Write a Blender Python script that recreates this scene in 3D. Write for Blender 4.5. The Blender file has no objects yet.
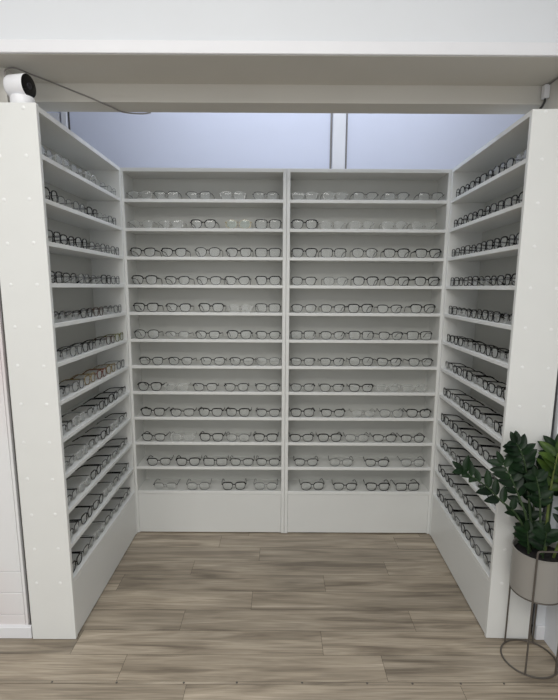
import bpy, bmesh, math, random
from mathutils import Vector, Matrix
random.seed(7)
C = bpy.context.scene.collection
PI = math.pi

# ------------------------------------------------------------------ materials
def new_mat(name):
    m = bpy.data.materials.new(name); m.use_nodes = True
    nt = m.node_tree; b = nt.nodes['Principled BSDF']
    return m, nt, b

def plain(name, col, rough=0.5, metal=0.0, noise=0.0, scale=8.0, bump=0.0, spec=0.5):
    m, nt, b = new_mat(name)
    b.inputs['Roughness'].default_value = rough
    b.inputs['Metallic'].default_value = metal
    b.inputs['Specular IOR Level'].default_value = spec
    tc = nt.nodes.new('ShaderNodeTexCoord')
    n = nt.nodes.new('ShaderNodeTexNoise'); n.inputs['Scale'].default_value = scale
    n.inputs['Detail'].default_value = 4
    nt.links.new(tc.outputs['Object'], n.inputs['Vector'])
    r = nt.nodes.new('ShaderNodeValToRGB')
    r.color_ramp.elements[0].position = 0.3; r.color_ramp.elements[1].position = 0.7
    r.color_ramp.elements[0].color = tuple(c * (1 - noise) for c in col) + (1,)
    r.color_ramp.elements[1].color = tuple(min(1, c * (1 + noise)) for c in col) + (1,)
    nt.links.new(n.outputs['Fac'], r.inputs['Fac'])
    nt.links.new(r.outputs['Color'], b.inputs['Base Color'])
    if bump:
        bp = nt.nodes.new('ShaderNodeBump'); bp.inputs['Strength'].default_value = bump
        bp.inputs['Distance'].default_value = 0.002
        nt.links.new(n.outputs['Fac'], bp.inputs['Height'])
        nt.links.new(bp.outputs['Normal'], b.inputs['Normal'])
    return m

M = {}
M['laminate'] = plain('white_laminate', (0.57, 0.57, 0.535), 0.42, noise=0.015, scale=3)  # white laminate darkened: shade inside the units put into the back panel colour
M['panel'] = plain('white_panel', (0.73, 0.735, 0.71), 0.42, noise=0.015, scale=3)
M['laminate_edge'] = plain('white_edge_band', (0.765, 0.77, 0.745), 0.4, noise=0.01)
M['cap'] = plain('white_cap', (0.86, 0.86, 0.85), 0.3)
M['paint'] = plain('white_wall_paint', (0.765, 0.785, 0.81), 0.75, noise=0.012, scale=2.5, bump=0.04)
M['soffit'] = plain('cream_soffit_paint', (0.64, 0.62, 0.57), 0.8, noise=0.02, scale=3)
M['blue_wall'] = plain('pale_blue_wall', (0.72, 0.75, 0.86), 0.7, noise=0.02, scale=1.5)
M['trimw'] = plain('trim_white', (0.82, 0.82, 0.84), 0.45, noise=0.01)
M['dark'] = plain('dark_gap', (0.09, 0.085, 0.08), 0.7)
M['sub'] = plain('subfloor', (0.085, 0.07, 0.052), 0.9)
M['cam_white'] = plain('camera_shell', (0.84, 0.84, 0.86), 0.3)
M['cam_black'] = plain('camera_face', (0.004, 0.004, 0.005), 0.22, spec=0.3)
M['lens_black'] = plain('camera_lens', (0.012, 0.012, 0.02), 0.05)
M['cable'] = plain('grey_cable', (0.26, 0.245, 0.23), 0.5)
M['black_cable'] = plain('black_cable', (0.012, 0.012, 0.012), 0.5)
M['pot'] = plain('beige_metal_pot', (0.30, 0.285, 0.26), 0.45, noise=0.02)
M['stand'] = plain('bronze_wire', (0.115, 0.10, 0.085), 0.42, metal=0.3)
M['soil'] = plain('soil', (0.009, 0.007, 0.006), 0.95, noise=0.5, scale=60, bump=0.8)
M['stem'] = plain('plant_stem', (0.035, 0.065, 0.022), 0.5, noise=0.3, scale=30)
M['stem_pale'] = plain('plant_stem_pale', (0.13, 0.17, 0.045), 0.5, noise=0.3, scale=30)
M['screw'] = plain('screw_steel', (0.12, 0.105, 0.09), 0.4, metal=0.5)

def leaf_mat(name, a, b_):
    m, nt, b = new_mat(name)
    b.inputs['Roughness'].default_value = 0.42; b.inputs['Specular IOR Level'].default_value = .22
    tc = nt.nodes.new('ShaderNodeTexCoord')
    n = nt.nodes.new('ShaderNodeTexNoise'); n.inputs['Scale'].default_value = 14; n.inputs['Detail'].default_value = 3
    r = nt.nodes.new('ShaderNodeValToRGB')
    r.color_ramp.elements[0].color = a + (1,); r.color_ramp.elements[1].color = b_ + (1,)
    r.color_ramp.elements[0].position = .35; r.color_ramp.elements[1].position = .68
    nt.links.new(tc.outputs['Object'], n.inputs['Vector'])
    nt.links.new(n.outputs['Fac'], r.inputs['Fac']); nt.links.new(r.outputs['Color'], b.inputs['Base Color'])
    return m
M['leaf'] = leaf_mat('leaf_dark', (0.004, 0.013, 0.005), (0.010, 0.030, 0.008))
M['leaf_bright'] = leaf_mat('leaf_bright', (0.012, 0.035, 0.008), (0.085, 0.14, 0.025))

def wood():
    m, nt, b = new_mat('wood_laminate')
    b.inputs['Roughness'].default_value = 0.38
    N = nt.nodes.new; lk = nt.links.new
    tc = N('ShaderNodeTexCoord'); at = N('ShaderNodeAttribute'); at.attribute_name = 'plank'
    sep = N('ShaderNodeSeparateColor'); lk(at.outputs['Color'], sep.inputs['Color'])
    comb = N('ShaderNodeCombineXYZ')
    for i, k in enumerate(('Red', 'Green')):
        mm = N('ShaderNodeMath'); mm.operation = 'MULTIPLY'; mm.inputs[1].default_value = 37.0
        lk(sep.outputs[k], mm.inputs[0]); lk(mm.outputs[0], comb.inputs[i])
    add = N('ShaderNodeVectorMath'); add.operation = 'ADD'
    lk(tc.outputs['Object'], add.inputs[0]); lk(comb.outputs[0], add.inputs[1])
    def noise(sx, sy, det, dist):
        mp = N('ShaderNodeMapping'); mp.inputs['Scale'].default_value = (sx, sy, 1)
        lk(add.outputs[0], mp.inputs['Vector'])
        n = N('ShaderNodeTexNoise'); n.inputs['Scale'].default_value = 1; n.inputs['Detail'].default_value = det
        n.inputs['Distortion'].default_value = dist
        lk(mp.outputs[0], n.inputs['Vector']); return n
    n1 = noise(1.5, 17, 6, 1.6); n2 = noise(6, 170, 4, .3); n3 = noise(1.2, 5, 2, 0.6)
    r1 = N('ShaderNodeValToRGB')
    e = r1.color_ramp.elements
    e[0].position = .30; e[0].color = (0.185, 0.150, 0.110, 1)
    e[1].position = .72; e[1].color = (0.47, 0.40, 0.31, 1)
    k = r1.color_ramp.elements.new(.5); k.color = (0.335, 0.28, 0.210, 1)
    lk(n1.outputs['Fac'], r1.inputs['Fac'])
    def mul(colsock, facsock, lo, hi):
        mr = N('ShaderNodeMapRange'); mr.inputs[1].default_value = .3; mr.inputs[2].default_value = .7
        mr.inputs[3].default_value = lo; mr.inputs[4].default_value = hi
        lk(facsock, mr.inputs[0])
        mx = N('ShaderNodeVectorMath'); mx.operation = 'SCALE'
        lk(colsock, mx.inputs[0]); lk(mr.outputs[0], mx.inputs['Scale']); return mx.outputs[0]
    c = mul(r1.outputs['Color'], n2.outputs['Fac'], .76, 1.16)
    c = mul(c, n3.outputs['Fac'], .86, 1.12)
    mr = N('ShaderNodeMapRange'); mr.inputs[3].default_value = .86; mr.inputs[4].default_value = 1.12
    lk(sep.outputs['Blue'], mr.inputs[0])
    mx = N('ShaderNodeVectorMath'); mx.operation = 'SCALE'
    lk(c, mx.inputs[0]); lk(mr.outputs[0], mx.inputs['Scale'])
    lk(mx.outputs[0], b.inputs['Base Color'])
    bp = N('ShaderNodeBump'); bp.inputs['Strength'].default_value = .12; bp.inputs['Distance'].default_value = .001
    lk(n2.outputs['Fac'], bp.inputs['Height']); lk(bp.outputs['Normal'], b.inputs['Normal'])
    return m
M['wood'] = wood()

def lens_mat(name, tint, haze=0.10):
    m, nt, b = new_mat(name)
    nt.nodes.remove(b); N = nt.nodes.new; lk = nt.links.new
    out = nt.nodes['Material Output']
    tr = N('ShaderNodeBsdfTransparent'); tr.inputs['Color'].default_value = tint + (1,)
    gl = N('ShaderNodeBsdfGlossy'); gl.inputs['Roughness'].default_value = .06
    df = N('ShaderNodeBsdfDiffuse'); df.inputs['Color'].default_value = (.86, .88, .87, 1)
    tc = N('ShaderNodeTexCoord'); n = N('ShaderNodeTexNoise'); n.inputs['Scale'].default_value = 25
    lk(tc.outputs['Object'], n.inputs['Vector'])
    mr = N('ShaderNodeMapRange'); mr.inputs[3].default_value = haze * .5; mr.inputs[4].default_value = haze * 1.5
    lk(n.outputs['Fac'], mr.inputs[0])
    m1 = N('ShaderNodeMixShader'); lk(mr.outputs[0], m1.inputs[0]); lk(tr.outputs[0], m1.inputs[1]); lk(df.outputs[0], m1.inputs[2])
    fr = N('ShaderNodeFresnel'); fr.inputs['IOR'].default_value = 1.5
    m2 = N('ShaderNodeMixShader'); lk(fr.outputs[0], m2.inputs[0]); lk(m1.outputs[0], m2.inputs[1]); lk(gl.outputs[0], m2.inputs[2])
    lk(m2.outputs[0], out.inputs['Surface'])
    return m
M['lens'] = lens_mat('clear_lens', (.95, .96, .955), .14)
M['lens_green'] = lens_mat('coated_lens', (.86, .95, .89), .16)

def frame_mat(name, col, rough=.25, metal=0.0, alpha=1.0):
    m = plain(name, col, rough, metal, noise=.05, scale=60)
    m.node_tree.nodes['Principled BSDF'].inputs['Specular IOR Level'].default_value = .3
    m.node_tree.nodes['Principled BSDF'].inputs['Alpha'].default_value = alpha
    return m
M['f_black'] = frame_mat('black_acetate', (.003, .003, .0035))
M['f_dark'] = frame_mat('charcoal_acetate', (.008, .008, .009))
M['f_grey'] = frame_mat('grey_acetate', (.13, .135, .135))
M['f_gun'] = frame_mat('gunmetal', (.06, .06, .062), .3, .6)
M['f_silver'] = frame_mat('silver_metal', (.42, .42, .41), .25, .8)
M['f_gold'] = frame_mat('gold_metal', (.42, .32, .15), .25, .8)
M['f_clear'] = frame_mat('crystal_acetate', (.62, .63, .61), .15, 0, .55)
M['f_brown'] = frame_mat('brown_acetate', (.05, .024, .014))
M['f_honey'] = frame_mat('honey_acetate', (.30, .22, .085), .2, 0, .8)
M['f_red'] = frame_mat('red_acetate', (.17, .055, .04), .25)
M['f_olive'] = frame_mat('olive_acetate', (.22, .22, .07), .25, 0, .8)

# ------------------------------------------------------------------ helpers
def add_box(bm, x0, x1, y0, y1, z0, z1, bev=0.0):
    r = bmesh.ops.create_cube(bm, size=1.0)
    vs = r['verts']
    for v in vs:
        v.co.x = x0 if v.co.x < 0 else x1
        v.co.y = y0 if v.co.y < 0 else y1
        v.co.z = z0 if v.co.z < 0 else z1
    if bev:
        es = list({e for v in vs for e in v.link_edges})
        bmesh.ops.bevel(bm, geom=es, offset=bev, segments=1, affect='EDGES')

def add_tube(bm, pts, radii, seg=8, closed=False):
    pts = [Vector(p) for p in pts]; n = len(pts)
    if not hasattr(radii, '__len__'): radii = [radii] * n
    rings = []; prev = None
    for i, p in enumerate(pts):
        if closed: t = pts[(i + 1) % n] - pts[i - 1]
        else: t = pts[min(i + 1, n - 1)] - pts[max(i - 1, 0)]
        t.normalize()
        if prev is None:
            a = Vector((0, 0, 1)) if abs(t.z) < .9 else Vector((1, 0, 0))
            u = t.cross(a).normalized()
        else:
            u = (prev - t * prev.dot(t)).normalized()
        prev = u; w = t.cross(u)
        rings.append([bm.verts.new(p + (u * math.cos(2 * PI * k / seg) + w * math.sin(2 * PI * k / seg)) * radii[i]) for k in range(seg)])
    rng = range(n) if closed else range(n - 1)
    for i in rng:
        A = rings[i]; B = rings[(i + 1) % n]
        for k in range(seg):
            bm.faces.new((A[k], A[(k + 1) % seg], B[(k + 1) % seg], B[k]))
    if not closed:
        bm.faces.new(list(reversed(rings[0]))); bm.faces.new(rings[-1])

def add_lathe(bm, prof, seg=40, mat=None):
    rings = []
    for r, z in prof:
        if r < 1e-6: rings.append([bm.verts.new((0, 0, z))])
        else: rings.append([bm.verts.new((r * math.cos(2 * PI * k / seg), r * math.sin(2 * PI * k / seg), z)) for k in range(seg)])
    new = [v for r in rings for v in r]
    for A, B in zip(rings, rings[1:]):
        for k in range(seg):
            if len(A) == 1 and len(B) == 1: continue
            if len(A) == 1: bm.faces.new((A[0], B[(k + 1) % seg], B[k]))
            elif len(B) == 1: bm.faces.new((A[k], A[(k + 1) % seg], B[0]))
            else: bm.faces.new((A[k], A[(k + 1) % seg], B[(k + 1) % seg], B[k]))
    if mat is not None: bmesh.ops.transform(bm, matrix=mat, verts=new)

def obj(name, bm, mat, parent=None, smooth=False, loc=None):
    bmesh.ops.recalc_face_normals(bm, faces=bm.faces)
    me = bpy.data.meshes.new(name); bm.to_mesh(me); bm.free()
    me.materials.append(mat)
    if smooth:
        for p in me.polygons: p.use_smooth = True
        try: me.set_sharp_from_angle(angle=math.radians(38))
        except Exception: pass
    o = bpy.data.objects.new(name, me); C.objects.link(o)
    if parent: o.parent = parent
    if loc: o.location = loc
    return o

def box_obj(name, dims, mat, parent=None, bev=0.0):
    bm = bmesh.new(); add_box(bm, *dims, bev); return obj(name, bm, mat, parent)

def tag(o, label, cat, group=None):
    o['label'] = label; o['category'] = cat
    if group: o['group'] = group
    return o

def thing(name, label, cat, loc=(0, 0, 0), rz=0.0, group=None):
    o = bpy.data.objects.new(name, None); C.objects.link(o)
    o.empty_display_size = .05
    o.location = loc; o.rotation_euler = (0, 0, rz)
    return tag(o, label, cat, group)

def struct(o):
    o['kind'] = 'structure'; return o

# ------------------------------------------------------------------ setting
XR = 1.047          # right wall of the room
XL = -3.2           # far left end of the room
YB = 1.15           # wall of the back room
CEIL = 2.95
def build_floor():
    bm = bmesh.new(); lay = bm.loops.layers.float_color.new('plank')
    rows = [1.19, 1.06, .933, .806, .679, .553, .429, .298, .168, .037, -.095, -.222]
    y = -.236
    low = [y]
    while y > -5.0: y -= .1305; low.append(y)
    seams = {(.806, .679): -.339, (.679, .553): -.116, (.553, .429): -.447, (.429, .298): .202, (.298, .168): -.136,
             (.168, .037): -.422, (.037, -.095): .156, (-.095, -.222): .376}
    g = .0007
    def strip(ya, yb, s):
        x = s
        while x > XL: x -= .97
        while x < XR:
            x0, x1 = max(x, XL), min(x + .97, XR)
            if x1 - x0 > .01:
                vs = [bm.verts.new(p) for p in ((x0 + g, yb + g, 0), (x1 - g, yb + g, 0), (x1 - g, ya - g, 0), (x0 + g, ya - g, 0))]
                f = bm.faces.new(vs); c = (random.random(), random.random(), random.random(), 1)
                for l in f.loops: l[lay] = c
            x += .97
    for a, b in zip(rows, rows[1:]): strip(a, b, seams.get((a, b), random.uniform(-.5, .5)))
    for i, (a, b) in enumerate(zip(low, low[1:])): strip(a, b, -.342 if i == 0 else random.uniform(-.5, .5))
    nf = len(bm.faces)
    vs = [bm.verts.new(p) for p in ((XL, -5.1, -.004), (XR, -5.1, -.004), (XR, 1.2, -.004), (XL, 1.2, -.004))]
    f = bm.faces.new(vs)
    for l in f.loops: l[lay] = (.5, .5, .5, 1)
    # the slab goes on to the right under the back room
    f.material_index = 1
    vs = [bm.verts.new(p) for p in ((XR, .0, -.004), (2.6, .0, -.004), (2.6, 1.2, -.004), (XR, 1.2, -.004))]
    f2 = bm.faces.new(vs); f2.material_index = 1
    for l in f2.loops: l[lay] = (.5, .5, .5, 1)
    me = bpy.data.meshes.new('floor'); bm.to_mesh(me); bm.free()
    me.materials.append(M['wood']); me.materials.append(M['sub'])
    o = bpy.data.objects.new('floor', me); C.objects.link(o)
    return struct(o)
build_floor()

# metal joint strip screwed down across the floor
bm = bmesh.new(); add_box(bm, XL, XR, -.2345, -.2235, -.003, .0016, .0006)
strip = struct(obj('trim_1', bm, M['wood']))
at = strip.data.attributes.new('plank', 'FLOAT_COLOR', 'CORNER')
for d in at.data: d.color = (.31, .77, .55, 1)
for x in (-.82, -.59, -.352, -.164, .068, .299, .46, .632, .786):
    bm = bmesh.new()
    add_lathe(bm, [(.0042, .0010), (.0042, .0022), (.003, .0030), (0, .0032)], 12)
    obj('screw_head', bm, M['screw'], strip, True, (x, -.229 + random.uniform(-.002, .002), 0))

# header over the alcove, its step, ceiling
struct(box_obj('wall_front', (XL, XR, 0, .229, 2.1326, CEIL), M['paint']))
struct(box_obj('trim_2', (XL, XR, -.008, 0, 2.1326, 2.172), M['trimw'], None, .002))
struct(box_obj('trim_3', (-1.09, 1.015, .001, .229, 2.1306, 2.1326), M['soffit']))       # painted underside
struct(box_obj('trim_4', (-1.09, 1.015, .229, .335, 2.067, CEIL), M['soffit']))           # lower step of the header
struct(box_obj('ceiling', (XL, XR, -5.1, 0, CEIL, CEIL + .05), M['paint']))
struct(box_obj('ceiling_back', (XL, 2.6, .335, YB + .1, CEIL, CEIL + .05), M['paint']))
# room walls
struct(box_obj('wall_right', (XR, XR + .08, -5.1, .335, 0, CEIL), M['paint']))
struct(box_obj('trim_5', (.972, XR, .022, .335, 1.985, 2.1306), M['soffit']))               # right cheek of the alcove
struct(box_obj('trim_6', (1.013, XR, .0, .021, 0, 2.13), M['paint']))                    # filler strip beside the right unit
struct(box_obj('baseboard_right', (1.013, XR, -.009, 0, 0, .062), M['trimw'], None, .002))
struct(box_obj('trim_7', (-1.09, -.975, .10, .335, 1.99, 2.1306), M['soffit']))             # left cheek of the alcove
struct(box_obj('wall_back', (XL, 2.6, YB, YB + .08, 0, CEIL), M['blue_wall']))
for i, (a, b) in enumerate(((.272, .343), (-1.226, -1.196))):
    struct(box_obj('trim_%d' % (8 + i), (a, b, YB - .018, YB, 1.2, CEIL), M['trimw'], None, .002))
    for k, (p, q) in enumerate(((a - .013, a - .003), (b + .003, b + .011))):
        if i == 1 and k == 0: continue
        struct(box_obj('trim_%d' % (10 + 2 * i + k), (p, q, YB - .004, YB, 1.2, CEIL), M['dark'] if i else M['cable']))
struct(box_obj('trim_15', (-1.30, -1.236, YB - .012, YB, 1.6, 2.327), M['trimw'], None, .002))

# wall left of the shelving: grooved boards below, flat panel above, a stile along its edge
def wall_left():
    bm = bmesh.new()
    add_box(bm, XL, -1.014, .004, .06, 0, 2.1326)                       # backing
    add_box(bm, XL, -1.026, -.004, .004, .286, 2.1326, .0015)           # flat panel
    for z0, z1 in ((.195, .2845), (.099, .1935), (.04, .0975)):
        add_box(bm, XL, -1.026, -.004, .004, z0, z1, .002)
    add_box(bm, -1.0245, -1.014, -.004, .004, .04, 2.1326, .0015)       # stile
    return obj('wall_left', bm, M['wall_pink'])
m, nt, b = new_mat('white_boards'); M['wall_pink'] = m
b.inputs['Roughness'].default_value = .5; b.inputs['Base Color'].default_value = (.80, .785, .785, 1)
tc = nt.nodes.new('ShaderNodeTexCoord'); n = nt.nodes.new('ShaderNodeTexNoise'); n.inputs['Scale'].default_value = 1.1
r = nt.nodes.new('ShaderNodeValToRGB')
r.color_ramp.elements[0].position = .42; r.color_ramp.elements[0].color = (.80, .80, .80, 1)
r.color_ramp.elements[1].position = .66; r.color_ramp.elements[1].color = (.74, .66, .66, 1)
nt.links.new(tc.outputs['Object'], n.inputs['Vector']); nt.links.new(n.outputs['Fac'], r.inputs['Fac'])
nt.links.new(r.outputs['Color'], b.inputs['Base Color'])
struct(wall_left())
bm = bmesh.new()
add_box(bm, XL, -1.0, -.014, -.004, 0, .05, .002); add_box(bm, XL, -1.0, -.010, -.004, .05, .056, .001)
struct(obj('baseboard_left', bm, M['trimw']))
struct(box_obj('trim_16', (-1.013, -1.0, .01, .05, 0, 1.98), M['dark']))                 # dark strip standing in for shade in the gap between wall and unit

# ------------------------------------------------------------------ shelving units
PITCH = .14271
ZS = [.255 + PITCH * i for i in range(12)]           # tops of the base board and of 11 shelves, bottom to top
TOP = 1.974
T = .018
def shelf_unit(label, loc, rz, x0, x1, depth=.175, caps=None, tall=0.0):
    u = thing('display_shelf', label, 'display shelf', loc, rz, 'white eyewear display shelves')
    w0, w1 = x0 + T, x1 - T
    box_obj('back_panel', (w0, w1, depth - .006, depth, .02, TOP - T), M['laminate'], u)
    for side in (0, 1):
        a, b = (x0, w0) if side == 0 else (w1, x1)
        hi = TOP + (tall if caps == side else 0)
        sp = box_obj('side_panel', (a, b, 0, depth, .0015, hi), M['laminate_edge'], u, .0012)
        if caps == side:
            xo = x0 if side == 0 else x1
            s = -1 if side == 0 else 1
            for z in ZS + [TOP]:
                for y in (.045, .135):
                    bm = bmesh.new()
                    mt = Matrix.Translation((xo, y + random.uniform(-.003, .003), z - .009 + random.uniform(-.003, .003))) @ Matrix.Rotation(s * PI / 2, 4, 'Y')
                    add_lathe(bm, [(.0062, -.0002), (.0062, .0006), (.005, .0011), (0, .0012)], 14, mt)
                    cp = obj('screw_cap', bm, M['cap'], sp, True)
    box_obj('top_board', (w0, w1, 0, depth, TOP - T, TOP), M['laminate_edge'], u, .001)
    for z in ZS[1:]:
        box_obj('shelf', (w0, w1, .0008, depth - .006, z - .016, z), M['laminate_edge'], u, .001)
    box_obj('base_board', (w0, w1, .0008, depth - .006, ZS[0] - T, ZS[0]), M['laminate_edge'], u, .001)
    box_obj('front_panel', (w0 + .0008, w1 - .0008, .0012, .017, (.006), ZS[0] - T - .0015), M['panel'], u, .001)
    return u
YF = .836
BL = shelf_unit('white back wall shelf unit left of the centre divider, with twelve rows of eyeglasses', (0, YF + .0005, 0), 0, -.828, .0145)
BR = shelf_unit('white back wall shelf unit right of the centre divider, with twelve rows of eyeglasses', (0, YF + .0005, 0), 0, .0155, .848)
LS = shelf_unit('white side shelf unit on the left, under the small security camera', (-.822, .418, 0), PI / 2, -.436, .4175, .172, 0, .005)
RS = shelf_unit('white side shelf unit on the right, behind the potted plant', (.831, .418, 0), -PI / 2 - math.radians(1.8), -.4165, .418, .172, 1, 0)

# ------------------------------------------------------------------ eyeglasses
def outline(kind, W, H, n=28):
    """lens outline around its own centre; +x is the outer (temple) side"""
    pw, taper, lift, shift = {'rect': (3.0, .22, .18, 0), 'cat': (2.5, .22, .46, 0), 'round': (2.05, 0, .02, 0),
                              'square': (4.2, .05, .04, 0), 'panto': (2.5, .14, .08, 0), 'narrow': (2.7, .22, .24, 0)}[kind]
    pts = []
    for i in range(n):
        a = 2 * PI * i / n
        c, s = math.cos(a), math.sin(a)
        x = math.copysign(abs(c) ** (2 / pw), c); z = math.copysign(abs(s) ** (2 / pw), s)
        x *= 1 - taper * (1 - z) / 2
        if z > 0: z += lift * max(0, x) ** 2 * z
        pts.append((x * W / 2, z * H / 2))
    return pts

def smooth_step(t): return t * t * (3 - 2 * t)

def make_glasses(style):
    kind, rim, top, H, fm, lm, tw = STY[style]['geo']
    W = .0572; gap = .0105
    cx = (W + gap) / 2 + rim * .6
    root = bpy.data.objects.new('eyeglasses', None); C.objects.link(root); root.empty_display_size = .02
    pts = outline(kind, W, H)
    zmin = min(p[1] for p in pts); zc = -zmin + rim
    half = STY[style].get('half', False)
    bm = bmesh.new()
    n = len(pts); th = .0036 if rim > .0011 else .0018
    for s in (-1, 1):
        inn, outr = [], []
        for x, z in pts:
            l = math.hypot(x, z); up = max(0, z / (H / 2))
            rr = rim + (top - rim) * min(1, up) ** .7
            wrap = .0035 * (max(0, x) / (W / 2)) ** 2          # face form: outer edge curves back
            xo, zo = x * (1 + rr / l), z * (1 + rr / l)
            zo += .0018 * max(0, x / (W / 2)) ** 3 * up if rim > .0011 else 0
            inn.append((s * (cx + x), wrap, zc + z)); outr.append((s * (cx + xo), wrap, zc + zo))
        q = []
        for P, Q in zip(inn, outr):
            q.append([bm.verts.new((P[0], P[1] - th / 2, P[2])), bm.verts.new((Q[0], Q[1] - th / 2, Q[2])),
                      bm.verts.new((Q[0], Q[1] + th / 2, Q[2])), bm.verts.new((P[0], P[1] + th / 2, P[2]))])
        for i in range(n):
            if half and (pts[i][1] < -.002 and pts[(i + 1) % n][1] < -.002): continue
            A, B = q[i], q[(i + 1) % n]
            for k in range(4): bm.faces.new((A[k], A[(k + 1) % 4], B[(k + 1) % 4], B[k]))
    # bridge
    br = max(.0012, rim * 1.15); zb = zc + H * .20
    xin = cx - W / 2 * .985
    bp = [(-xin - rim * .3, 0, zb - .001), (-xin * .55, -.0006, zb + .0022), (0, -.001, zb + .0030), (xin * .55, -.0006, zb + .0022), (xin + rim * .3, 0, zb - .001)]
    add_tube(bm, bp, [br * 1.1, br, br * .92, br, br * 1.1], 6)
    # end pieces with hinges
    zt = zc + H * .26; hx = cx + W / 2
    ex = hx + max(rim, .0022) + .0015
    for s in (-1, 1):
        bmw = max(rim * 1.1, .0016)
        add_box(bm, *sorted((s * (hx - .001), s * (ex + .0016))), .0016, .0072, zt - bmw, zt + bmw, .0004)
    fr = obj('frame', bm, M[fm], root, True)
    # nose pads
    for s in (-1, 1):
        b2 = bmesh.new()
        mt = Matrix.Translation((s * (gap / 2 - .0005), .0045, zc - H * .10)) @ Matrix.Rotation(s * .35, 4, 'Y') @ Matrix.Diagonal((.0013, .0022, .0055, 1))
        bmesh.ops.create_uvsphere(b2, u_segments=8, v_segments=5, radius=1, matrix=mt)
        obj('nose_pad', b2, M['f_clear'] if rim > .0011 else M['f_silver'], fr, True)
    # lenses
    for s in (-1, 1):
        b2 = bmesh.new()
        c0 = b2.verts.new((s * cx, -.0012, zc))
        ring = []
        for x, z in pts:
            wrap = .0035 * (max(0, x) / (W / 2)) ** 2
            ring.append(b2.verts.new((s * (cx + x * 1.005), wrap, zc + z * 1.005)))
        mid = [b2.verts.new((s * (cx + x * .55), .0035 * (max(0, x) / (W / 2)) ** 2 * .3 - .0009, zc + z * .55)) for x, z in pts]
        for i in range(n):
            j = (i + 1) % n
            b2.faces.new((c0, mid[i], mid[j])); b2.faces.new((mid[i], ring[i], ring[j], mid[j]))
        obj('lens', b2, M[lm], root, True)
    # temples
    for s in (-1, 1):
        b2 = bmesh.new()
        x = s * (ex + .0004)
        path = [(x, .0068, zt), (x + s * .0006, .03, zt - .001), (x + s * .0004, .065, zt - .002), (x - s * .0015, .092, zt - .0045),
                (x - s * .004, .110, zt - .013), (x - s * .006, .124, max(.0075, zt - .025)), (x - s * .0075, .134, .0034)]
        hw = [tw, tw * .8, tw * .62, tw * .6, tw * .7, tw * .85, tw * .7]
        rings = []
        for (a, y, z), h in zip(path, hw):
            t_ = .0007 if rim < .0012 else .0011
            rings.append([b2.verts.new((a - t_, y, z - h)), b2.verts.new((a + t_, y, z - h)), b2.verts.new((a + t_, y, z + h)), b2.verts.new((a - t_, y, z + h))])
        for A, B in zip(rings, rings[1:]):
            for k in range(4): b2.faces.new((A[k], A[(k + 1) % 4], B[(k + 1) % 4], B[k]))
        b2.faces.new(rings[0]); b2.faces.new(list(reversed(rings[-1])))
        obj('temple', b2, M[STY[style].get('temple', fm)], root)
    return root

#                 outline  rim    top    H     frame     lens   temple half-height
STY = {
 'k': {'geo': ('rect', .0026, .0058, .040, 'f_black', 'lens', .0040), 'txt': 'thick black rectangular'},
 'c': {'geo': ('cat', .0023, .0056, .038, 'f_black', 'lens', .0034), 'txt': 'black cat-eye'},
 'd': {'geo': ('narrow', .0021, .0046, .038, 'f_dark', 'lens', .0028), 'txt': 'slim black rectangular'},
 's': {'geo': ('square', .0023, .0044, .041, 'f_dark', 'lens', .0030), 'txt': 'charcoal square'},
 'r': {'geo': ('panto', .0022, .0038, .043, 'f_dark', 'lens', .0026), 'txt': 'dark rounded'},
 'g': {'geo': ('panto', .0015, .0026, .041, 'f_grey', 'lens', .0019), 'txt': 'thin grey rounded'},
 'h': {'geo': ('narrow', .0009, .0028, .037, 'f_gun', 'lens', .0020), 'half': True, 'txt': 'half-rim dark metal', 'temple': 'f_dark'},
 'w': {'geo': ('rect', .0010, .0050, .039, 'f_black', 'lens', .0036), 'half': True, 'txt': 'black half-rim', 'temple': 'f_black'},
 'm': {'geo': ('panto', .0008, .0010, .039, 'f_silver', 'lens', .0014), 'txt': 'thin silver wire', 'temple': 'f_gun'},
 'n': {'geo': ('round', .0010, .0012, .042, 'f_gold', 'lens_green', .0014), 'txt': 'thin gold round green-tinted'},
 't': {'geo': ('rect', .0024, .0034, .039, 'f_clear', 'lens', .0030), 'txt': 'clear plastic'},
 'b': {'geo': ('rect', .0020, .0036, .039, 'f_brown', 'lens', .0030), 'txt': 'dark brown rectangular'},
 'y': {'geo': ('panto', .0024, .0036, .041, 'f_honey', 'lens', .0034), 'txt': 'honey yellow'},
 'e': {'geo': ('cat', .0021, .0040, .039, 'f_red', 'lens', .0032), 'txt': 'red cat-eye'},
 'o': {'geo': ('rect', .0020, .0036, .039, 'f_olive', 'lens', .0032), 'txt': 'olive rectangular'},
}
proto = {}
def copy_tree(o, parent=None):
    c = o.copy(); C.objects.link(c)
    if parent: c.parent = parent
    for ch in list(o.children): copy_tree(ch, c)
    return c
ORD = ['first', 'second', 'third', 'fourth', 'fifth', 'sixth', 'seventh']
ROWW = ['top row', 'second row', 'third row', 'fourth row', 'fifth row', 'sixth row',
        'sixth row from bottom', 'fifth row from bottom', 'fourth row from bottom', 'third row from bottom', 'second row from bottom', 'bottom row']
def place(style, unit, x, y, z, rz, label, group, sc):
    if style not in proto: proto[style] = make_glasses(style); o = proto[style]
    else: o = copy_tree(proto[style])
    mw = unit_mat[unit] @ Matrix.Translation((x, y, z)) @ Matrix.Rotation(rz, 4, 'Z') @ Matrix.Scale(sc, 4)
    o.matrix_world = mw
    tag(o, label, 'eyeglasses', group)
def umat(u): return Matrix.Translation(u.location) @ u.rotation_euler.to_matrix().to_4x4()
unit_mat = {'BL': umat(BL), 'BR': umat(BR), 'LS': umat(LS), 'RS': umat(RS)}

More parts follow.
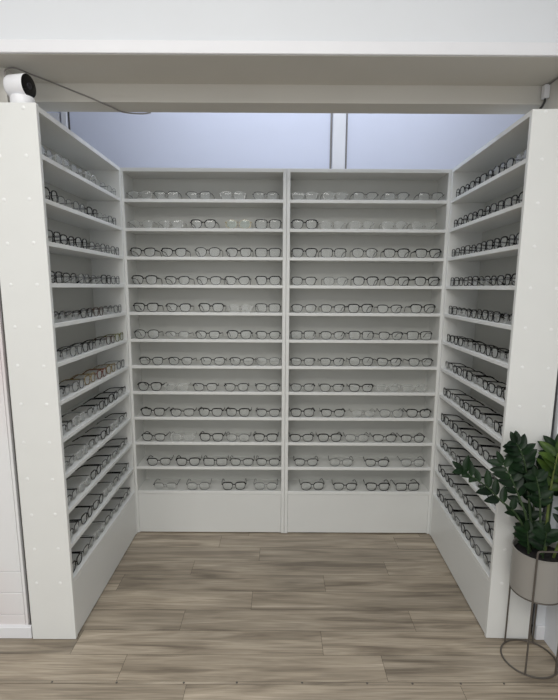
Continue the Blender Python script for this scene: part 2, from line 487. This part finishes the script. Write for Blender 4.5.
XBL = [[-.742, -.597, -.434, -.259, -.092], [-.735, -.580, -.413, -.233, -.075], [-.729, -.568, -.392, -.231, -.075], [-.727, -.555, -.389, -.24, -.076],
       [-.725, -.553, -.379, -.226, -.08], [-.727, -.564, -.401, -.232, -.076], [-.709, -.552, -.376, -.22, -.076], [-.723, -.577, -.420, -.250, -.08],
       [-.712, -.548, -.394, -.244, -.076], [-.713, -.552, -.392, -.245, -.091], [-.689, -.525, -.372, -.225, -.077], [-.659, -.471, -.27, -.091]]
XBR = [[.107, .262, .417, .575, .750], [.105, .253, .403, .571, .724], [.11, .261, .423, .587, .752], [.109, .276, .433, .595, .757],
       [.111, .265, .410, .564, .741], [.106, .267, .419, .577, .731], [.106, .267, .424, .575, .745], [.11, .268, .427, .573, .718],
       [.112, .279, .445, .600, .750], [.105, .265, .415, .570, .725], [.136, .332, .532, .733], [.173, .358, .542, .711]]
SBL = ['mhhmh', 'mmcns', 'ccrks', 'kddck', 'kckms', 'rhdkd', 'ddddg', 'ktddd', 'kdkkd', 'dtkgk', 'dksdd', 'hgkg']
SBR = ['mmhhh', 'kmmmm', 'ksrkk', 'dgkkk', 'ddkdk', 'sdsds', 'ddrcd', 'ddctt', 'kcmgk', 'dkgdd', 'dgdg', 'rdks']
def label_for(st, pos, row, where):
    return '%s eyeglasses, %s in %s of %s' % (STY[st]['txt'], pos, row, where)
for key, XS, SS, nm in (('BL', XBL, SBL, 'left back unit'), ('BR', XBR, SBR, 'right back unit')):
    for r in range(12):
        z = ZS[11 - r]
        for i, (x, st) in enumerate(zip(XS[r], SS[r])):
            nper = len(XS[r])
            pos = 'rightmost' if i == nper - 1 else ('leftmost' if i == 0 else ORD[i] + ' from left')
            j = math.radians(random.uniform(-3.5, 3.5))
            x = min(max(x, -.7345), -.0785) if key == 'BL' else min(max(x, .1085), .7545)
            place(st, key, x, .013 + random.uniform(0, .006), z + .0002, j, label_for(st, pos, ROWW[r], nm),
                  'eyeglasses on the ' + nm, 1.0)
# side units: six pairs per row, listed from the front of the unit to the back
SLS = ['mtmtmm', 'rhgdmg', 'sdrhgg', 'swghsg', 'whdbwg', 'wgdwbo', 'wgyeyg', 'wtwdkw', 'htwdtw', 'wtdwhw', 'wkdtww', 'kwtwhw']
SRS = ['mdrsdr', 'dsrdrd', 'rksdsd', 'kdwsds', 'wskdws', 'wkdwkd', 'kdwsdw', 'kwkdwd', 'wdkwsk', 'dwdkwd', 'kwdwdd', 'wgdwkd']
for key, SS, nm, sgn in (('LS', SLS, 'left side unit', 1), ('RS', SRS, 'right side unit', -1)):
    for r in range(12):
        z = ZS[11 - r]
        for i, st in enumerate(SS[r]):
            x = (-.3445 + .1342 * i if sgn == 1 else .3290 - .1314 * i) + random.uniform(-.0006, .0006)
            pos = 'nearest the front' if i == 0 else ('nearest the corner' if i == 5 else ORD[i] + ' from front')
            j = math.radians(random.uniform(-1.0, 1.0))
            place(st, key, x, .014 + random.uniform(0, .007), z + .0002, j, label_for(st, pos, ROWW[r], nm),
                  'eyeglasses on the ' + nm, .905)

# ------------------------------------------------------------------ security camera and cables
sc = thing('security_camera', 'small white security camera with black face on top of left side shelf', 'security camera', (-.888, .0290, TOP + .0055), 0)
sc.scale = (.90, .90, .90)
bm = bmesh.new()
add_lathe(bm, [(0, .0), (.041, .0), (.0425, .003), (.0425, .028), (.040, .034), (0, .036)], 36)
obj('base', bm, M['cam_white'], sc, True)
hd = Matrix.Translation((-.008, .0, .071)) @ Matrix.Rotation(math.radians(-11), 4, 'Z') @ Matrix.Rotation(PI / 2, 4, 'Y')
bm = bmesh.new()
add_lathe(bm, [(0, -.042), (.030, -.042), (.037, -.038), (.041, -.030), (.0415, .036), (.0405, .039), (0, .039)], 40, hd)
hb = obj('camera_head', bm, M['cam_white'], sc, True)
bm = bmesh.new()
add_lathe(bm, [(.0400, .0385), (.0400, .0405), (.036, .0418), (.016, .0425), (0, .0425)], 40, hd)
fc = obj('camera_face', bm, M['cam_black'], hb, True)
bm = bmesh.new()
add_lathe(bm, [(.013, .0425), (.012, .0440), (.006, .0452), (0, .0455)], 24, hd)
obj('camera_lens', bm, M['lens_black'], fc, True)

def spline(pts, k=6):
    out = []
    P = [Vector(p) for p in pts]
    for i in range(len(P) - 1):
        p0 = P[max(i - 1, 0)]; p1 = P[i]; p2 = P[i + 1]; p3 = P[min(i + 2, len(P) - 1)]
        for j in range(k):
            t = j / k
            out.append(.5 * ((2 * p1) + (-p0 + p2) * t + (2 * p0 - 5 * p1 + 4 * p2 - p3) * t * t + (-p0 + 3 * p1 - 3 * p2 + p3) * t ** 3))
    out.append(P[-1]); return out
bm = bmesh.new()
add_tube(bm, spline([(-.936, .040, 2.043), (-.956, .055, 2.10), (-.938, .09, 2.126), (-.908, .146, 2.1275), (-.878, .188, 2.1270), (-.842, .2255, 2.122), (-.788, .2255, 2.102), (-.735, .2255, 2.082),
                     (-.690, .2255, 2.0635), (-.665, .275, 2.0635), (-.645, .32, 2.0635), (-.610, .336, 2.0632), (-.565, .340, 2.0632), (-.535, .341, 2.068)], 5), .0026, 6)
tag(obj('camera_cable', bm, M['cable'], None, True), 'thin grey cable running from the security camera along the cream header', 'cable')

ad = thing('cable_box', 'small white cable box high on the right alcove wall', 'cable box', (.972, .21, 2.085))
bm = bmesh.new(); add_box(bm, -.020, 0, -.012, .012, -.005, .042, .002); obj('cover', bm, M['trimw'], ad)
bm = bmesh.new(); add_tube(bm, spline([(-.010, 0, -.004), (-.011, .001, -.016), (-.017, .004, -.030), (-.024, .010, -.042)], 5), .0042, 8)
obj('plug_lead', bm, M['black_cable'], ad, True)
bm = bmesh.new()
add_tube(bm, spline([(.9675, .02, 2.1255), (.9675, .10, 2.1255), (.9675, .19, 2.1255), (.9675, .215, 2.1275)], 4), .0026, 6)
tag(obj('wall_cable', bm, M['cable'], None, True), 'thin dark cable along the top of the right alcove wall', 'cable')

# ------------------------------------------------------------------ plant stand, pot and plant
PX, PY = .936, -.1070
st = thing('plant_stand', 'bronze wire plant stand with round floor ring and two handles, right foreground', 'plant stand', (PX, PY, 0))
def circ(r, z, n=56): return [(r * math.cos(2 * PI * k / n), r * math.sin(2 * PI * k / n), z) for k in range(n)]
WR = .0033
bm = bmesh.new(); add_tube(bm, circ(.0975, WR), WR, 8, True); obj('floor_ring', bm, M['stand'], st, True)
LXY = (.055, .0805)
for s in (-1, 1):
    y = s * LXY[1]
    zt = .487
    for q in (-1, 1):
        bm = bmesh.new(); add_tube(bm, [(q * LXY[0], y, .004), (q * LXY[0], y, .25), (q * LXY[0], y, zt - .010)], WR, 8)
        obj('leg', bm, M['stand'], st, True)
    bm = bmesh.new()
    arc = []
    for q in (-1, 1):
        pts = [(q * LXY[0], y, zt - .011), (q * (LXY[0] - .0006), y, zt - .005), (q * (LXY[0] - .003), y, zt - .0015), (q * (LXY[0] - .008), y, zt)]
        arc += pts if q == -1 else list(reversed(pts))
    add_tube(bm, arc, WR, 8); obj('handle', bm, M['stand'], st, True)
bm = bmesh.new(); add_tube(bm, circ(.0880, .2890, 48), .0025, 6, True); obj('pot_ring', bm, M['stand'], st, True)

pl = thing('potted_plant', 'dark green glossy-leaved plant in a beige metal pot on the wire stand', 'potted plant', (PX, PY, .292))
PH = .163
bm = bmesh.new()
add_lathe(bm, [(0, 0), (.0885, 0), (.0905, .002), (.0915, PH - .006), (.0935, PH - .004), (.0938, PH - .0005), (.0915, PH), (.0890, PH - .003), (.0885, .006), (0, .006)], 56)
obj('pot', bm, M['pot'], pl, True)
bm = bmesh.new()
add_lathe(bm, [(0, .04), (.0880, .04), (.0880, PH - .022), (.05, PH - .017), (0, PH - .015)], 32)
for v in bm.verts:
    if v.co.z > PH - .03: v.co.z += random.uniform(-.003, .003)
obj('soil', bm, M['soil'], pl, True)

def add_leaf(bm, base, d, nrm, L, W):
    d = Vector(d).normalized(); nrm = Vector(nrm); nrm = (nrm - d * nrm.dot(d)).normalized(); side = d.cross(nrm)
    N = 8; rows = []
    for i in range(N + 1):
        t = i / N
        w = W / 2 * (math.sin(PI * t ** .82) ** .72) * (1 - .10 * t)
        if i == 0: w = W * .05
        c = Vector(base) + d * (L * t) - nrm * (L * .14 * t * t)
        if i == N: rows.append([bm.verts.new(c)])
        else: rows.append([bm.verts.new(c - side * w + nrm * w * .32), bm.verts.new(c - side * w * .5 + nrm * w * .10), bm.verts.new(c),
                           bm.verts.new(c + side * w * .5 + nrm * w * .10), bm.verts.new(c + side * w + nrm * w * .32)])
    for A, B in zip(rows, rows[1:]):
        for k in range(4):
            if len(B) == 1: bm.faces.new((A[k], A[k + 1], B[0]))
            else: bm.faces.new((A[k], A[k + 1], B[k + 1], B[k]))

CAMP = Vector((-.021, -1.737, 1.386))
def frond(pts, nl, t0, L, W, lm='leaf', sm='stem', r0=.0055, up=.25, tip=True, spread=1.0, face=.55):
    """a fleshy stem with leaves set in two rows; points in world space"""
    o0 = Vector(pl.location)
    P = [Vector(p) - o0 for p in spline(pts, 6)]
    n = len(P)
    bm = bmesh.new(); add_tube(bm, P, [r0 * (1 - .72 * i / (n - 1)) for i in range(n)], 7)
    s = obj('stem', bm, M[sm], pl, True)
    bm = bmesh.new()
    for i in range(nl):
        t = t0 + (1 - t0) * (i + .5) / nl
        f = t * (n - 1); k = min(int(f), n - 2)
        p = P[k].lerp(P[k + 1], f - k); tg = (P[k + 1] - P[k]).normalized()
        view = (CAMP - (p + o0)).normalized()
        nr = (view * face + Vector((random.uniform(-.5, .5), random.uniform(-.6, .1), .45 + random.uniform(-.2, .3)))).normalized()
        sd = tg.cross(nr).normalized()
        sgn = 1 if i % 2 else -1
        d = sd * sgn * spread + tg * random.uniform(.35, .8) + Vector((0, 0, up)) + Vector((random.uniform(-.15, .15), random.uniform(-.15, .15), random.uniform(-.1, .1)))
        k2 = .72 + .36 * math.sin(PI * min(1, (i + 1) / nl * .85))
        tipp = p + d.normalized() * L * k2 + o0
        if tipp.x > XR - .012: d.x -= (tipp.x - (XR - .012)) / (L * k2) * d.length * 1.3
        tipp = p + d.normalized() * L * k2 + o0
        if tipp.y > -.02: d.y -= (tipp.y + .02) / (L * k2) * d.length * 1.3
        add_leaf(bm, p, d, nr, L * k2 * random.uniform(.9, 1.08), W * k2 * random.uniform(.9, 1.1))
    if tip: add_leaf(bm, P[-1], (P[-1] - P[-2]).normalized() + Vector((0, 0, .1)), (CAMP - (P[-1] + o0)).normalized(), L * .8, W * .75)
    obj('foliage', bm, M[lm], s, True)

Z0 = .432
frond([(.905, -.10, Z0), (.868, -.11, .53), (.824, -.12, .598), (.757, -.14, .656), (.703, -.15, .708), (.643, -.16, .750), (.612, -.16, .772)], 15, .30, .062, .029, up=.45, r0=.005)
frond([(.900, -.09, Z0), (.878, -.10, .565), (.842, -.10, .653), (.815, -.09, .715), (.785, -.08, .768)], 11, .42, .062, .031, up=.15)
frond([(.925, -.08, Z0), (.898, -.08, .59), (.880, -.08, .70), (.856, -.08, .79), (.825, -.08, .845)], 13, .50, .058, .033, up=.1)
frond([(.930, -.125, Z0), (.917, -.12, .572), (.905, -.12, .666), (.886, -.12, .735)], 12, .48, .052, .029, up=.05)
frond([(.955, -.105, Z0), (.952, -.10, .60), (.957, -.10, .73), (.966, -.10, .815)], 12, .45, .080, .036, lm='leaf_bright', sm='stem_pale', up=.2, r0=.0065)
frond([(.975, -.07, Z0), (.985, -.06, .60), (.995, -.05, .73), (1.0, -.04, .81)], 13, .35, .076, .036, up=.15)
frond([(.965, -.14, Z0), (.978, -.165, .56), (.990, -.19, .66), (.998, -.21, .74)], 10, .35, .070, .033, up=.1, sm='stem_pale')
frond([(.940, -.06, Z0), (.930, -.05, .56), (.928, -.045, .66), (.934, -.045, .74)], 12, .35, .070, .034, up=.1)
frond([(.890, -.115, Z0), (.880, -.12, .49), (.868, -.13, .535)], 7, .3, .055, .030, up=.1, r0=.004)
frond([(.925, -.145, Z0), (.918, -.16, .50), (.915, -.17, .55)], 7, .3, .055, .030, up=.1, r0=.004)
frond([(.915, -.075, Z0), (.906, -.075, .50), (.900, -.075, .57)], 8, .3, .06, .032, up=.1, r0=.004)

# ------------------------------------------------------------------ lights, world, camera
def area(name, loc, rot, sx, sy, power, col):
    l = bpy.data.lights.new(name, 'AREA'); l.shape = 'RECTANGLE'; l.size = sx; l.size_y = sy; l.energy = power; l.color = col
    o = bpy.data.objects.new(name, l); C.objects.link(o); o.location = loc; o.rotation_euler = rot; return o
area('ceiling_panel_light', (-.6, -1.3, CEIL - .03), (0, 0, 0), 2.2, .6, 19, (1, .985, .955))
area('ceiling_panel_light', (-.6, -2.9, CEIL - .03), (0, 0, 0), 2.6, 1.2, 70, (1, .985, .955))
area('shop_window_light', (-1.0, -5.0, 1.5), (math.radians(90), 0, 0), 3.6, 2.4, 30, (.97, .985, 1))
area('back_room_light', (.12, .78, CEIL - .03), (math.radians(12), 0, 0), 1.8, .3, 11.5, (.82, .88, 1))
w = bpy.data.worlds.new('World'); bpy.context.scene.world = w; w.use_nodes = True
bg = w.node_tree.nodes['Background']; bg.inputs['Color'].default_value = (.95, .97, 1, 1); bg.inputs['Strength'].default_value = .34

cam = bpy.data.cameras.new('camera'); co = bpy.data.objects.new('camera', cam); C.objects.link(co)
yaw, pitch, roll = .0008, -.1728, .0053
fw = Vector((math.sin(yaw) * math.cos(pitch), math.cos(yaw) * math.cos(pitch), math.sin(pitch)))
r0 = Vector((math.cos(yaw), -math.sin(yaw), 0)); u0 = r0.cross(fw)
rr = r0 * math.cos(roll) + u0 * math.sin(roll); uu = u0 * math.cos(roll) - r0 * math.sin(roll)
mat = Matrix(((rr.x, uu.x, -fw.x), (rr.y, uu.y, -fw.y), (rr.z, uu.z, -fw.z))).to_4x4()
mat.translation = (-.0212, -1.7367, 1.3858)
co.matrix_world = mat
cam.sensor_fit = 'HORIZONTAL'; cam.sensor_width = 36; cam.lens = 485 / 558 * 36; cam.shift_y = 22 / 558
cam.clip_start = .02
S = bpy.context.scene; S.camera = co
S.view_settings.view_transform = 'Standard'; S.view_settings.look = 'None'
S.view_settings.exposure = 0.0
S.cycles.transparent_max_bounces = 24
S.cycles.use_denoising = True
